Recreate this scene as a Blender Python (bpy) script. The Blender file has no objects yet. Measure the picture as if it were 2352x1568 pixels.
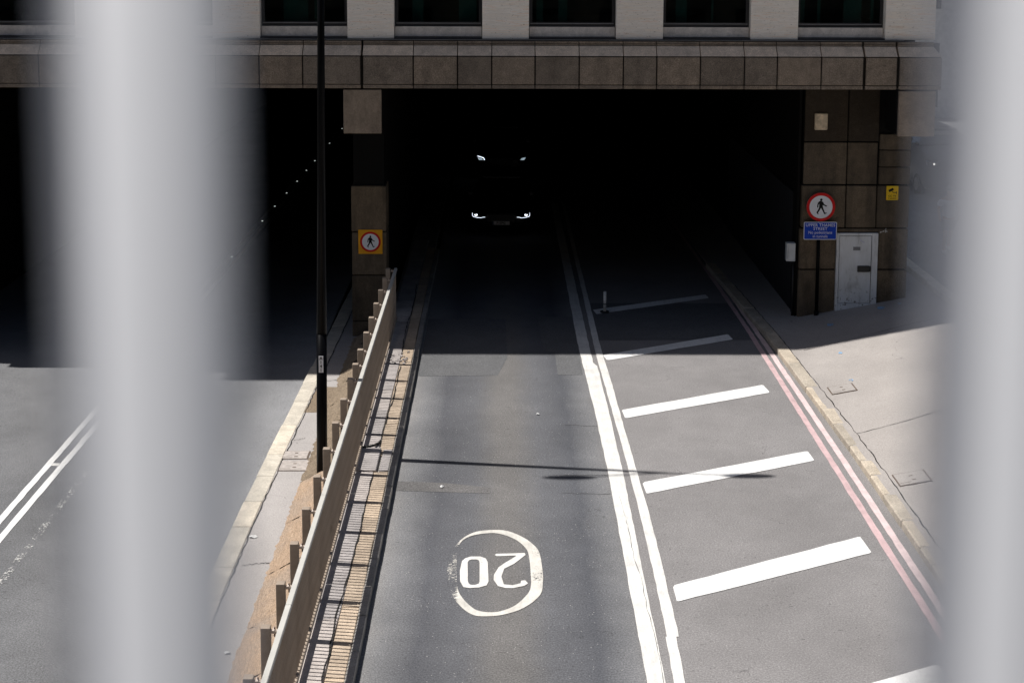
import bpy, bmesh, math, random
from mathutils import Vector, Matrix
random.seed(7)
sc = bpy.context.scene
COL = sc.collection
R = math.radians

# ------------------------------------------------------------------ camera
CAM_H = 9.0
yaw, pitch, roll = R(0.46), R(6.9), 0.0035
fw = Vector((math.sin(yaw)*math.cos(pitch), math.cos(yaw)*math.cos(pitch), -math.sin(pitch)))
rt = Vector((math.cos(yaw), -math.sin(yaw), 0)); up = rt.cross(fw)
rt, up = math.cos(roll)*rt+math.sin(roll)*up, math.cos(roll)*up-math.sin(roll)*rt
cd = bpy.data.cameras.new('camera'); cam = bpy.data.objects.new('camera', cd); COL.objects.link(cam)
cam.matrix_world = Matrix(((rt.x, up.x, -fw.x, 0), (rt.y, up.y, -fw.y, 0), (rt.z, up.z, -fw.z, CAM_H), (0, 0, 0, 1)))
cd.sensor_width = 36; cd.lens = 36*3267/2352
cd.shift_y = (253-784)/2352
cd.clip_start = 0.01; cd.clip_end = 2000
cd.dof.use_dof = True; cd.dof.focus_distance = 27; cd.dof.aperture_fstop = 4.9
sc.camera = cam

# ------------------------------------------------------------------ world, sun, exposure
TX, TY = 0.49, 0.065                      # how far a shadow runs (+x, -y) per metre of height
to_sun = Vector((-TX, TY, 1)).normalized()
elev = math.asin(to_sun.z); azi = math.atan2(-TX, TY)
w = bpy.data.worlds.new('World'); sc.world = w; w.use_nodes = True
nt = w.node_tree
bg = nt.nodes['Background']
sky = nt.nodes.new('ShaderNodeTexSky'); sky.sky_type = 'NISHITA'; sky.sun_disc = False
sky.air_density = 0.9; sky.dust_density = 2.0; sky.ozone_density = 1.0; sky.sun_elevation = elev; sky.sun_rotation = azi
nt.links.new(sky.outputs[0], bg.inputs[0]); bg.inputs[1].default_value = 0.05
sd = bpy.data.lights.new('sun', 'SUN'); so = bpy.data.objects.new('sun', sd); COL.objects.link(so)
sd.energy = 5.0; sd.angle = R(0.55); sd.color = (1, 0.975, 0.945)
so.rotation_euler = to_sun.to_track_quat('Z', 'Y').to_euler()
so.location = (-20, 10, 40)
sc.view_settings.view_transform = 'Standard'; sc.view_settings.look = 'None'
sc.view_settings.exposure = 0.22; sc.view_settings.gamma = 1
sc.view_settings.use_curve_mapping = False

# ------------------------------------------------------------------ material helpers
MATS = {}
class N:
    def __init__(s, name, rough=0.8):
        m = bpy.data.materials.new(name); m.use_nodes = True; s.m = m; s.t = m.node_tree
        s.b = s.t.nodes['Principled BSDF']; s.b.inputs['Roughness'].default_value = rough
        s.co = s.t.nodes.new('ShaderNodeTexCoord'); MATS[name] = m
    def n(s, typ, **kw):
        o = s.t.nodes.new(typ)
        for k, v in kw.items():
            if k.startswith('i_'):
                key = k[2:]; key = int(key) if key.isdigit() else key.replace('_', ' ')
                o.inputs[key].default_value = v
            else: setattr(o, k, v)
        return o
    def l(s, a, b): s.t.links.new(a, b)
    def coord(s, scale=(1, 1, 1), rot=(0, 0, 0), src='Object'):
        mp = s.n('ShaderNodeMapping'); mp.inputs['Scale'].default_value = scale; mp.inputs['Rotation'].default_value = rot
        s.l(s.co.outputs[src], mp.inputs[0]); return mp.outputs[0]
    def noise(s, scale, detail=4, rough=0.6, vec=None, dist=0):
        o = s.n('ShaderNodeTexNoise'); o.inputs['Scale'].default_value = scale; o.inputs['Detail'].default_value = detail
        o.inputs['Roughness'].default_value = rough; o.inputs['Distortion'].default_value = dist
        s.l(vec if vec is not None else s.co.outputs['Object'], o.inputs['Vector']); return o.outputs[0]
    def ramp(s, fac, stops):
        o = s.n('ShaderNodeValToRGB'); e = o.color_ramp.elements
        while len(e) > 1: e.remove(e[-1])
        for i, (p, c) in enumerate(stops):
            if not isinstance(c, (tuple, list)): c = (c, c, c)
            el = e[0] if i == 0 else e.new(p)
            el.position = p; el.color = (*c[:3], 1)
        s.l(fac, o.inputs[0]); return o.outputs[0]
    def mix(s, fac, a, b, mode='MIX'):
        o = s.n('ShaderNodeMix', data_type='RGBA', blend_type=mode)
        for inp, v in ((o.inputs[0], fac), (o.inputs[6], a), (o.inputs[7], b)):
            if hasattr(v, 'is_linked') or hasattr(v, 'links'): s.l(v, inp)
            elif isinstance(v, (int, float)): inp.default_value = v if inp.type == 'VALUE' else (v, v, v, 1)
            else: inp.default_value = (*v[:3], 1)
        return o.outputs[2]
    def math(s, op, a, b=None):
        o = s.n('ShaderNodeMath', operation=op)
        for i, v in enumerate((a, b)):
            if v is None: continue
            if isinstance(v, (int, float)): o.inputs[i].default_value = v
            else: s.l(v, o.inputs[i])
        return o.outputs[0]
    def rand(s): return s.n('ShaderNodeObjectInfo').outputs['Random']
    def color(s, c):
        if isinstance(c, (tuple, list)): s.b.inputs['Base Color'].default_value = (*c[:3], 1)
        else: s.l(c, s.b.inputs['Base Color'])
    def bump(s, h, strength=0.3, dist=0.01):
        o = s.n('ShaderNodeBump'); o.inputs['Strength'].default_value = strength; o.inputs['Distance'].default_value = dist
        s.l(h, o.inputs['Height']); s.l(o.outputs[0], s.b.inputs['Normal'])
    def cutout(s, mask):                  # where mask is 0 nothing is left
        tr = s.n('ShaderNodeBsdfTransparent'); mx = s.n('ShaderNodeMixShader')
        out = s.t.nodes['Material Output']
        s.l(mask, mx.inputs[0]); s.l(tr.outputs[0], mx.inputs[1]); s.l(s.b.outputs[0], mx.inputs[2]); s.l(mx.outputs[0], out.inputs[0])

def plain(name, c, rough=0.6, metal=0, var=0.12, scale=6, bump=0, spec=0.5):
    a = N(name, rough); a.b.inputs['Specular IOR Level'].default_value = spec; a.b.inputs['Metallic'].default_value = metal
    nz = a.noise(scale, 5)
    a.color(a.ramp(nz, [(0.3, [v*(1-var) for v in c]), (0.7, [min(1, v*(1+var)) for v in c])]))
    if bump: a.bump(a.noise(scale*20, 3), bump, 0.004)
    return a.m

def asphalt(name, base, tint=(1, 1, 1), lane=None, speck=0.6, con=1.0):
    a = N(name, 0.85)
    big = a.noise(0.35, 4, 0.6)
    mid = a.noise(2.2, 5, 0.65)
    fine = a.noise(42, 4, 0.8)
    col = a.ramp(big, [(0.3, [base*.86*t for t in tint]), (0.7, [base*1.12*t for t in tint])])
    if lane:
        sx = a.n('ShaderNodeSeparateXYZ'); a.l(a.co.outputs['Object'], sx.inputs[0])
        wob = a.math('ADD', sx.outputs[0], a.math('MULTIPLY', a.math('SUBTRACT', a.noise(0.8, 3), 0.5), 0.35))
        x0, x1 = lane[0], lane[-1]
        f = a.math('DIVIDE', a.math('SUBTRACT', wob, x0), x1-x0)
        lc = a.ramp(f, lane[1])
        col = a.mix(1.0, col, lc, 'MULTIPLY')
    col = a.mix(1.0, col, a.ramp(mid, [(0.25, 1-.10*con), (0.75, 1+.09*con)]), 'MULTIPLY')
    col = a.mix(1.0, col, a.ramp(fine, [(0.30, 1-.55*con), (0.5, 0.98), (0.70, 1+.75*con)]), 'MULTIPLY')
    # bright aggregate
    v = a.n('ShaderNodeTexVoronoi', feature='F1'); v.inputs['Scale'].default_value = 38
    a.l(a.co.outputs['Object'], v.inputs['Vector'])
    wn = a.n('ShaderNodeTexWhiteNoise'); a.l(v.outputs['Position'], wn.inputs[0])
    m = a.math('MULTIPLY', a.math('GREATER_THAN', wn.outputs[0], 0.972), a.math('LESS_THAN', v.outputs['Distance'], 0.26))
    col = a.mix(a.math('MULTIPLY', m, speck), col, (0.55, 0.53, 0.5))
    # dark short streaks lying across the lane (tar, oil, scuffs)
    st = a.noise(9, 3, 0.55, a.coord((1, 3.2, 1)))
    sel = a.noise(0.9, 2)
    m2 = a.math('MULTIPLY', a.math('GREATER_THAN', st, 0.665), a.math('GREATER_THAN', sel, 0.5))
    col = a.mix(a.math('MULTIPLY', m2, 0.7*con), col, (0.035, 0.032, 0.03))
    # hair cracks
    vc = a.n('ShaderNodeTexVoronoi', feature='DISTANCE_TO_EDGE'); vc.inputs['Scale'].default_value = 0.22
    dn = a.n('ShaderNodeTexNoise'); dn.inputs['Scale'].default_value = 1.6; dn.inputs['Detail'].default_value = 6
    a.l(a.co.outputs['Object'], dn.inputs['Vector'])
    vv = a.n('ShaderNodeVectorMath', operation='ADD'); vs = a.n('ShaderNodeVectorMath', operation='SCALE'); vs.inputs[3].default_value = 1.2
    a.l(dn.outputs['Color'], vs.inputs[0]); a.l(vs.outputs[0], vv.inputs[0]); a.l(a.co.outputs['Object'], vv.inputs[1]); a.l(vv.outputs[0], vc.inputs['Vector'])
    cr = a.math('MULTIPLY', a.math('LESS_THAN', vc.outputs['Distance'], 0.0014), a.math('GREATER_THAN', a.noise(1.1, 2), 0.58))
    col = a.mix(a.math('MULTIPLY', cr, 0.4), col, (0.03, 0.03, 0.03))
    a.color(col)
    a.bump(fine, 0.35, 0.006)
    a.b.inputs['Specular IOR Level'].default_value = 0.15
    return a.m

W0 = (0.96, 0.97, 1.03); WARM = (1.05, 1.0, 0.93)
def tone(k, t): return [k*v for v in t]
asphalt('slip_asphalt', 0.132, con=.95, tint=(1.0,.995,1.01), lane=((-1.75), [(0.0, tone(1.55, (1.03, 1, .96))), (0.07, tone(1.25, (1, 1, 1))), (0.2, tone(.70, (.96, .98, 1.05))), (0.36, tone(.86, (.98, .99, 1.03))),
        (0.47, tone(1.05, (1.04, 1.0, .95))), (0.56, tone(1.04, (1.04, 1, .95))), (0.68, tone(.88, (.98, .99, 1.03))), (0.84, tone(.66, (.95, .98, 1.06))), (0.96, tone(1.22, (1, 1, 1))), (1.0, tone(1.28, (1.03, 1, .97)))], 1.85))
asphalt('hatch_asphalt', 0.203, con=.75, tint=(1.05, 1.0, 0.98), speck=0.4)
asphalt('main_asphalt', 0.148, speck=.35, tint=(1, 1, 1.02), lane=(-8.6, [(0, 1.0), (0.15, .85), (.45, .95), (.7, .88), (.85, 1.25), (1, 1.5)], -4.2))
asphalt('patch_asphalt', 0.116, tint=(1, 1, 1.02), speck=.3)
asphalt('patch_warm', 0.12, tint=(1.04, 1, .98), speck=.3)
asphalt('walk_asphalt_left', 0.33, tint=(1.06, .99, .945), speck=0.08, con=.45)
asphalt('walk_asphalt_right', 0.305, tint=(1.09, 1.0, 0.93), speck=0.05, con=.35)
asphalt('side_asphalt', 0.2, tint=(1, 1, 1))
asphalt('ground_soil', 0.12, tint=(1.05, 1, .9))

def paint(name, c, wear=0.30, side=None, dirt=0.25):
    a = N(name, 0.6)
    d = a.noise(3.5, 5, 0.65)
    col = a.ramp(d, [(0.3, [v*(1-dirt) for v in c]), (0.6, c)])
    col = a.mix(1.0, col, a.ramp(a.noise(60, 3), [(0.3, 0.85), (0.6, 1.0)]), 'MULTIPLY')
    col = a.mix(1.0, col, a.ramp(a.noise(4, 4, .7, a.coord((3.5, .35, 1))), [(0.35, 0.88), (0.5, 1.0)]), 'MULTIPLY')
    a.color(col)
    e = a.noise(26, 4, 0.7); e2 = a.noise(5, 3)
    k = a.math('ADD', a.math('MULTIPLY', e, 0.65), a.math('MULTIPLY', e2, 0.35))
    thr = wear
    if side:                               # traffic has scrubbed one side away
        sx = a.n('ShaderNodeSeparateXYZ'); a.l(a.co.outputs['Object'], sx.inputs[0])
        thr = a.ramp(a.math('DIVIDE', a.math('SUBTRACT', sx.outputs[0], -0.8), 1.5), side)
        k = a.math('ADD', a.math('MULTIPLY', a.noise(22, 4, 0.75, a.coord((1, 2.0, 1))), 0.6), a.math('MULTIPLY', a.noise(2.2, 3), 0.4))
    a.cutout(a.math('GREATER_THAN', k, thr))
    return a.m
paint('white_paint', (0.74, 0.72, 0.68), 0.345, dirt=.2)
paint('white_paint_fresh', (0.80, 0.79, 0.765), 0.32, dirt=0.12)
paint('white_paint_scrubbed', (0.68, 0.65, 0.59), side=[(0, .60), (.12, .54), (.17, .385), (.3, .32), (.75, .35), (.88, .42), (1, .40)])
paint('red_paint_pale', (0.72, 0.57, 0.56), 0.27)
paint('red_paint', (0.62, 0.44, 0.44), 0.28)
paint('blue_spray', (0.25, 0.42, 0.62), 0.47)
paint('tag_paint', (0.7, 0.68, 0.64), 0.42)

def stone(name, c, speck=0.35, var=0.2, rough=0.85, fine=55, bump=0.4, stain=0.0):
    a = N(name, rough); a.b.inputs['Specular IOR Level'].default_value = 0.15
    rnd = a.rand()
    base = a.ramp(rnd, [(0, [v*(1-var) for v in c]), (0.5, c), (1, [v*(1+var) for v in (c[0]*1.02, c[1]*.99, c[2]*.95)])])
    f = a.noise(fine, 4, 0.75)
    g = a.noise(fine*0.09, 5, 0.65)
    col = a.mix(1.0, base, a.ramp(f, [(0.32, 1-speck), (0.5, 1.0), (0.68, 1+speck*1.3)]), 'MULTIPLY')
    col = a.mix(1.0, col, a.ramp(g, [(0.3, 0.8), (0.7, 1.2)]), 'MULTIPLY')
    if stain:
        s1 = a.noise(1.4, 4, 0.6, a.coord((2.2, 2.2, 0.5)))
        col = a.mix(a.math('MULTIPLY', a.ramp(s1, [(0.45, 0.0), (0.7, 1.0)]), stain), col, (0.03, 0.025, 0.02))
    a.color(col); a.bump(f, bump, 0.006)
    return a.m
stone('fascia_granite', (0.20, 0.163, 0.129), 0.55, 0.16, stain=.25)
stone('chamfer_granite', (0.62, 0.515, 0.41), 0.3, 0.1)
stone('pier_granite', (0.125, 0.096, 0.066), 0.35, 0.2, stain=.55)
stone('shaded_granite', (0.04, 0.031, 0.022), 0.35, 0.1, stain=.5)  # dark copy of the pier granite, shade under the soffit put into its colour
stone('bracket_granite', (0.28, 0.22, 0.165), 0.35, 0.08, stain=.3)
stone('kerb_granite', (0.40, 0.352, 0.288), 0.3, 0.13, fine=40, bump=.8)
stone('kerb_pale', (0.52, 0.475, 0.40), 0.18, 0.1, fine=40)
stone('paver_grey', (0.37, 0.34, 0.325), 0.22, 0.12, fine=45)
stone('paver_tan', (0.44, 0.352, 0.265), 0.3, 0.16, fine=45)
stone('kerb_concrete', (0.27, 0.255, 0.235), 0.25, 0.14, fine=45)
stone('deck_concrete', (0.45, 0.452, 0.468), 0.2, 0.05)
stone('side_stone', (0.62, 0.60, 0.57), 0.08, 0.05)
stone('reveal_stone', (0.66, 0.60, 0.54), 0.14, 0.05, fine=80)
plain('soot_and_shade', (0.010, 0.0095, 0.009), 0.95, spec=.05)  # sooty black that also carries the deep shade of tunnel, soffit and recesses
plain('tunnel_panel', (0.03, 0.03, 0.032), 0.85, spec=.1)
plain('joint_dark', (0.02, 0.017, 0.014), 0.95, spec=.05)

a = N('travertine', 0.7)
bands = a.noise(2.6, 6, 0.68, a.coord((0.45, 0.45, 6.0)), 0.3)
col = a.ramp(bands, [(0.28, (0.70, 0.57, 0.47)), (0.40, (0.91, 0.85, 0.77)), (0.47, (0.80, 0.76, 0.71)), (0.55, (0.92, 0.89, 0.85)), (0.62, (0.84, 0.71, 0.60)), (0.72, (0.91, 0.88, 0.84)), (0.8, (0.8, 0.77, 0.74))])
pits = a.noise(17, 4, 0.6, a.coord((1.0, 1.0, 3.6)))
col = a.mix(a.math('GREATER_THAN', pits, 0.66), col, (0.24, 0.19, 0.15))
col = a.mix(1.0, col, (1.0, .955, .895), 'MULTIPLY'); rr = a.rand(); col = a.mix(1.0, col, a.ramp(rr, [(0, .93), (1, 1.04)]), 'MULTIPLY')
a.color(col); a.bump(pits, 0.3, 0.005)

a = N('embankment_setts', 0.95)
str_ = a.noise(7, 5, 0.75, a.coord((6.5, 0.8, 6.5), (0, 0, R(-52))), 0.4)
cl = a.noise(0.9, 4, 0.6)
col = a.ramp(str_, [(0.25, (0.20, 0.13, 0.085)), (0.45, (0.45, 0.315, 0.21)), (0.6, (0.52, 0.375, 0.26)), (0.75, (0.68, 0.53, 0.39))])
col = a.mix(a.ramp(cl, [(0.5, 0.0), (0.7, 0.55)]), col, (0.33, 0.28, 0.24))
col = a.mix(1.0, col, a.ramp(a.noise(60, 3), [(0.3, .7), (.6, 1.1)]), 'MULTIPLY')
gr2 = a.noise(30, 4, .8, a.coord((3, 1, 3), (0, 0, R(-52)))); col = a.mix(1.0, col, a.ramp(gr2, [(.3, .5), (.5, 1.0), (.7, 1.5)]), 'MULTIPLY')
a.color(col); a.bump(str_, 1.0, 0.05)

a = N('embankment_rough', 0.95)
str_ = a.noise(9, 6, 0.8, a.coord((3.5, 1.3, 3.5), (0, 0, R(-40))), 1.5)
col = a.ramp(str_, [(0.3, (0.06, 0.048, 0.035)), (0.46, (0.30, 0.23, 0.16)), (0.6, (0.38, 0.29, 0.20)), (0.72, (0.52, 0.36, 0.20)), (0.85, (0.5, 0.46, 0.38))])
a.color(col); a.bump(str_, 1.0, 0.06)

plain('rail_paint', (0.32, 0.257, 0.20), 0.5, var=.24, scale=5)
plain('rail_cap', (0.50, 0.485, 0.445), 0.45, var=.08, scale=4)
plain('bracket_steel', (0.5, 0.42, 0.36), 0.5)
plain('bolt_rust', (0.12, 0.07, 0.045), 0.7)
plain('column_black', (0.003, 0.003, 0.0035), 0.3, spec=.06)
plain('lamp_grey', (0.2, 0.2, 0.2), 0.4)
plain('sign_white', (0.72, 0.72, 0.74), 0.4, var=.04, spec=.12)
plain('sign_red', (0.55, 0.012, 0.012), 0.4, var=.05, spec=.12)
plain('sign_blue', (0.006, 0.05, 0.42), 0.4, var=.06, spec=.12)
plain('sign_black', (0.008, 0.008, 0.008), 0.5, spec=.12)
plain('sign_amber', (0.75, 0.34, 0.015), 0.45, var=.1, spec=.12)
plain('sign_yellow', (0.72, 0.46, 0.02), 0.45, var=.06, spec=.12)
plain('sign_back', (0.3, 0.3, 0.3), 0.5)
plain('box_white', (0.55, 0.56, 0.55), 0.5)
plain('lock_black', (0.012, 0.012, 0.012), 0.45)
plain('notice_grey', (0.2, 0.2, 0.2), 0.6)
plain('sticker', (0.5, 0.5, 0.62), 0.5, var=.5, scale=40)
plain('frame_black', (0.012, 0.012, 0.014), 0.4)
plain('flashing', (0.03, 0.03, 0.038), 0.35)
plain('room_dark', (0.10, 0.10, 0.10), 0.9)
plain('reflection_teal', (0.17, 0.34, 0.33), 0.9)  # colour of the painted window reflections
plain('white_rail', (0.60, 0.605, 0.625), 0.45, var=.03)
plain('litter_white', (0.7, 0.7, 0.68), 0.7)
plain('iron', (0.38, 0.34, 0.31), 0.7, var=.25, scale=12, bump=.5)
plain('iron_edge', (0.11, 0.08, 0.06), 0.8)
plain('cable_black', (0.015, 0.014, 0.013), 0.7)
plain('crack_fill', (0.02, 0.018, 0.016), 0.95)
plain('delineator', (0.62, 0.6, 0.56), 0.6, var=.3, scale=20)
plain('car_paint', (0.004, 0.004, 0.005), 0.25)
plain('van_paint', (0.02, 0.021, 0.024), 0.35)
plain('car_glass', (0.004, 0.004, 0.005), 0.08)
plain('tyre', (0.01, 0.01, 0.01), 0.8)
plain('rim', (0.1, 0.1, 0.1), 0.4, metal=.8)
plain('plate_white', (0.82, 0.82, 0.82), 0.5)
plain('plate_blue', (0.01, 0.05, 0.15), 0.5)
plain('skin', (0.5, 0.33, 0.25), 0.6)
plain('shirt_white', (0.78, 0.79, 0.82), 0.8)
plain('shorts', (0.16, 0.17, 0.2), 0.85)
plain('hair', (0.03, 0.02, 0.015), 0.7)
plain('shoe', (0.6, 0.6, 0.6), 0.6)
plain('plaque_tan', (0.60, 0.48, 0.33), 0.6, var=.4, scale=8)
plain('stud_body', (0.4, 0.4, 0.4), 0.5)

a = N('door_paint', 0.5)
g = a.noise(3.0, 6, 0.7, a.coord((1.6, 1, 0.5)))
col = a.ramp(g, [(0.28, (0.38, 0.37, 0.35)), (0.45, (0.66, 0.66, 0.65)), (0.65, (0.74, 0.745, 0.75))])
sx = a.n('ShaderNodeSeparateXYZ'); a.l(a.co.outputs['Object'], sx.inputs[0])
low = a.ramp(sx.outputs[2], [(0.5, 1.0), (0.95, 0.0)])
fl = a.math('MULTIPLY', a.math('GREATER_THAN', a.noise(14, 5, 0.7), 0.60), low)
col = a.mix(fl, col, (0.15, 0.13, 0.11))
a.color(col)

def emit(name, c, s):
    a = N(name, 0.3); a.color((0.8, 0.8, 0.8)); a.b.inputs['Emission Color'].default_value = (*c, 1); a.b.inputs['Emission Strength'].default_value = s
emit('drl', (0.78, 0.85, 1.0), 1.7); emit('lamp_lens', (0.7, 0.88, 1.0), .7); emit('beam_lens', (.85, .9, 1), 2.2); emit('stud_led', (0.9, 1.0, 0.95), .8)
emit('van_lamp', (1, .97, .9), 1.2)

a = N('window_glass', 0.03)
gl = a.n('ShaderNodeBsdfGlossy'); gl.inputs['Roughness'].default_value = 0.015; gl.inputs['Color'].default_value = (.85, .95, .95, 1)
tr = a.n('ShaderNodeBsdfTransparent'); tr.inputs['Color'].default_value = (.42, .52, .5, 1)
fr = a.n('ShaderNodeFresnel'); fr.inputs[0].default_value = 1.5
mx = a.n('ShaderNodeMixShader'); a.l(a.math('MULTIPLY', fr.outputs[0], 0.55), mx.inputs[0]); a.l(tr.outputs[0], mx.inputs[1]); a.l(gl.outputs[0], mx.inputs[2])
a.l(mx.outputs[0], a.t.nodes['Material Output'].inputs[0])

# ------------------------------------------------------------------ object helpers
def tag(o, label=None, cat=None, group=None, kind=None):
    for k, v in (('label', label), ('category', cat), ('group', group), ('kind', kind)):
        if v: o[k] = v
    return o
def link(name, me, mat=None, parent=None):
    o = bpy.data.objects.new(name, me); COL.objects.link(o)
    if mat: me.materials.append(MATS[mat])
    if parent is not None: attach(o, parent)
    return o
def world_loc(o):
    v = o.location.copy()
    while o.parent: o = o.parent; v += o.location if not o.get('_wp') else Vector()
    return v
def attach(o, parent):
    o.parent = parent
    o.matrix_parent_inverse = ABS[parent.name].inverted() if parent.name in ABS else Matrix()
ABS = {}
def empty(name, loc, label, cat, group=None):
    o = bpy.data.objects.new(name, None); COL.objects.link(o); o.location = loc; o.empty_display_size = .3
    ABS[o.name] = Matrix.Translation(loc)
    return tag(o, label, cat, group)
def pyd(name, vs, fs, mat, parent=None, smooth=False):
    me = bpy.data.meshes.new(name); me.from_pydata([tuple(v) for v in vs], [], fs); me.update()
    if smooth:
        for p in me.polygons: p.use_smooth = True
    return link(name, me, mat, parent)
def bm_obj(name, bm, mat, parent=None, smooth=False):
    me = bpy.data.meshes.new(name)
    bmesh.ops.recalc_face_normals(bm, faces=bm.faces); bm.to_mesh(me); bm.free()
    if smooth:
        for p in me.polygons: p.use_smooth = True
    return link(name, me, mat, parent)
def bm_box(bm, x0, x1, y0, y1, z0, z1, bev=0):
    r = bmesh.ops.create_cube(bm, size=1)
    for v in r['verts']:
        v.co = Vector((x0+(v.co.x+.5)*(x1-x0), y0+(v.co.y+.5)*(y1-y0), z0+(v.co.z+.5)*(z1-z0)))
    if bev:
        es = list({e for v in r['verts'] for e in v.link_edges})
        bmesh.ops.bevel(bm, geom=es, offset=bev, segments=1, affect='EDGES')
    return r
def box(name, x0, x1, y0, y1, z0, z1, mat, parent=None, bev=0):
    bm = bmesh.new(); bm_box(bm, x0, x1, y0, y1, z0, z1, bev); return bm_obj(name, bm, mat, parent)
def bm_cyl(bm, c0, c1, r0, r1=None, seg=16):
    r1 = r0 if r1 is None else r1
    c0, c1 = Vector(c0), Vector(c1); d = (c1-c0)
    q = d.to_track_quat('Z', 'Y').to_matrix().to_4x4()
    M = Matrix.Translation((c0+c1)/2) @ q
    bmesh.ops.create_cone(bm, cap_ends=True, segments=seg, radius1=r0, radius2=r1, depth=d.length, matrix=M)
def cyl(name, c0, c1, r0, mat, parent=None, r1=None, seg=20, smooth=True):
    bm = bmesh.new(); bm_cyl(bm, c0, c1, r0, r1, seg); o = bm_obj(name, bm, mat, parent)
    if smooth:
        for p in o.data.polygons: p.use_smooth = len(p.vertices) == 4
    return o
def prism_xz(name, pts, y0, y1, mat, parent=None, holes=None):
    """flat outline in the XZ plane given thickness along Y (y0 = face towards the viewer)"""
    n = len(pts)
    bm = bmesh.new()
    f = [bm.verts.new((x, y0, z)) for x, z in pts]; b = [bm.verts.new((x, y1, z)) for x, z in pts]
    bm.faces.new(f); bm.faces.new(b[::-1])
    for i in range(n): bm.faces.new((f[i], f[(i+1) % n], b[(i+1) % n], b[i]))
    bm.normal_update(); bmesh.ops.triangulate(bm, faces=[x for x in bm.faces if len(x.verts) > 4], ngon_method='EAR_CLIP')
    return bm_obj(name, bm, mat, parent)
def circle(cx, cz, r, n=48): return [(cx+r*math.cos(2*math.pi*i/n), cz+r*math.sin(2*math.pi*i/n)) for i in range(n)]
def rrect(x0, x1, z0, z1, r, n=5):
    p = []
    for cx, cz, a0 in ((x1-r, z1-r, 0), (x0+r, z1-r, 90), (x0+r, z0+r, 180), (x1-r, z0+r, 270)):
        for i in range(n+1):
            t = R(a0+90*i/n); p.append((cx+r*math.cos(t), cz+r*math.sin(t)))
    return p
def text(name, s, size, loc, mat, parent, align='CENTER', space=1.0, sx=1.0, bold=0.0, rot=(R(90), 0, 0)):
    cu = bpy.data.curves.new(name, 'FONT'); cu.body = s; cu.size = size; cu.align_x = align; cu.align_y = 'CENTER'
    cu.extrude = 0.0012; cu.space_character = space; cu.offset = bold; cu.resolution_u = 3
    t = bpy.data.objects.new(name, cu); COL.objects.link(t)
    bpy.context.view_layer.update()
    me = bpy.data.meshes.new_from_object(t); bpy.data.objects.remove(t)
    M = Matrix.Translation(loc) @ Matrix.Rotation(rot[2], 4, 'Z') @ Matrix.Rotation(rot[0], 4, 'X') @ Matrix.Diagonal((sx, 1, 1, 1))
    me.transform(M); me.materials.clear()
    return link(name, me, mat, parent)
def sheet(name, pts, z, mat, parent=None, holes=False):
    """flat sheet on the ground from an outline"""
    bm = bmesh.new(); vs = [bm.verts.new((p[0], p[1], p[2] if len(p) > 2 else z)) for p in pts]
    bm.faces.new(vs); bm.normal_update(); bmesh.ops.triangulate(bm, faces=bm.faces[:], ngon_method='EAR_CLIP')
    bmesh.ops.recalc_face_normals(bm, faces=bm.faces)
    if bm.faces[:][0].normal.z < 0: bmesh.ops.reverse_faces(bm, faces=bm.faces[:])
    me = bpy.data.meshes.new(name); bm.to_mesh(me); bm.free()
    return link(name, me, mat, parent)
def ribbon(name, rows, z, mat, parent=None, jit=0.006, step=0.25):
    """painted line: rows of (y, x_left, x_right), with slightly ragged edges"""
    rows = sorted(rows); vs = []; fs = []
    y = rows[0][0]
    def at(yy):
        for a_, b_ in zip(rows, rows[1:]):
            if a_[0] <= yy <= b_[0]:
                t = (yy-a_[0])/(b_[0]-a_[0]); return a_[1]+(b_[1]-a_[1])*t, a_[2]+(b_[2]-a_[2])*t
        return rows[-1][1:]
    while y < rows[-1][0]:
        l, r_ = at(y); vs += [(l+random.uniform(-jit, jit), y, z), (r_+random.uniform(-jit, jit), y, z)]; y += step
    for i in range(0, len(vs)-2, 2): fs.append((i, i+1, i+3, i+2))
    return pyd(name, vs, fs, mat, parent)

# ------------------------------------------------------------------ ground, roads
ZL = -0.57                                   # level of the main road on the left
g = sheet('ground', [(-400, -400), (400, -400), (400, 600), (-400, 600)], -0.9, 'ground_soil'); tag(g, kind='structure')
road = sheet('slip_road', [(-1.76, -60), (1.9, -60), (1.9, 119), (-1.76, 119)], 0, 'slip_asphalt'); tag(road, kind='structure')
hroad = sheet('slip_road_margin', [(1.9, -60), (6.3, -60), (6.3, 130), (1.9, 130)], 0, 'hatch_asphalt'); tag(hroad, kind='structure')
mroad = sheet('main_road', [(-13.6, -60), (-4.2, -60), (-4.2, 130), (-13.6, 130)], ZL, 'main_asphalt'); tag(mroad, kind='structure')

P1 = 0.004; P2 = 0.008
# patches in the slip road
sheet('road_patch', [(-1.70, 22.42), (-0.15, 22.30), (-0.15, 22.55), (-0.9, 22.75), (-1.70, 22.83)], P1, 'patch_warm', road)
sheet('road_patch', [(-1.70, 28.55), (-0.05, 28.6), (0.05, 29.2), (0.16, 29.9), (0.12, 33.0), (-1.70, 33.0)], P1, 'patch_asphalt', road)
sheet('road_patch', [(1.2, 28.65), (1.72, 28.65), (1.72, 33.2), (0.9, 33.2), (0.95, 30.5), (1.2, 30.2)], P1, 'patch_asphalt', road)
sheet('road_patch', [(2.15, 31.2), (6.05, 31.25), (6.0, 34.5), (2.1, 34.5)], P1, 'patch_asphalt', hroad)
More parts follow.
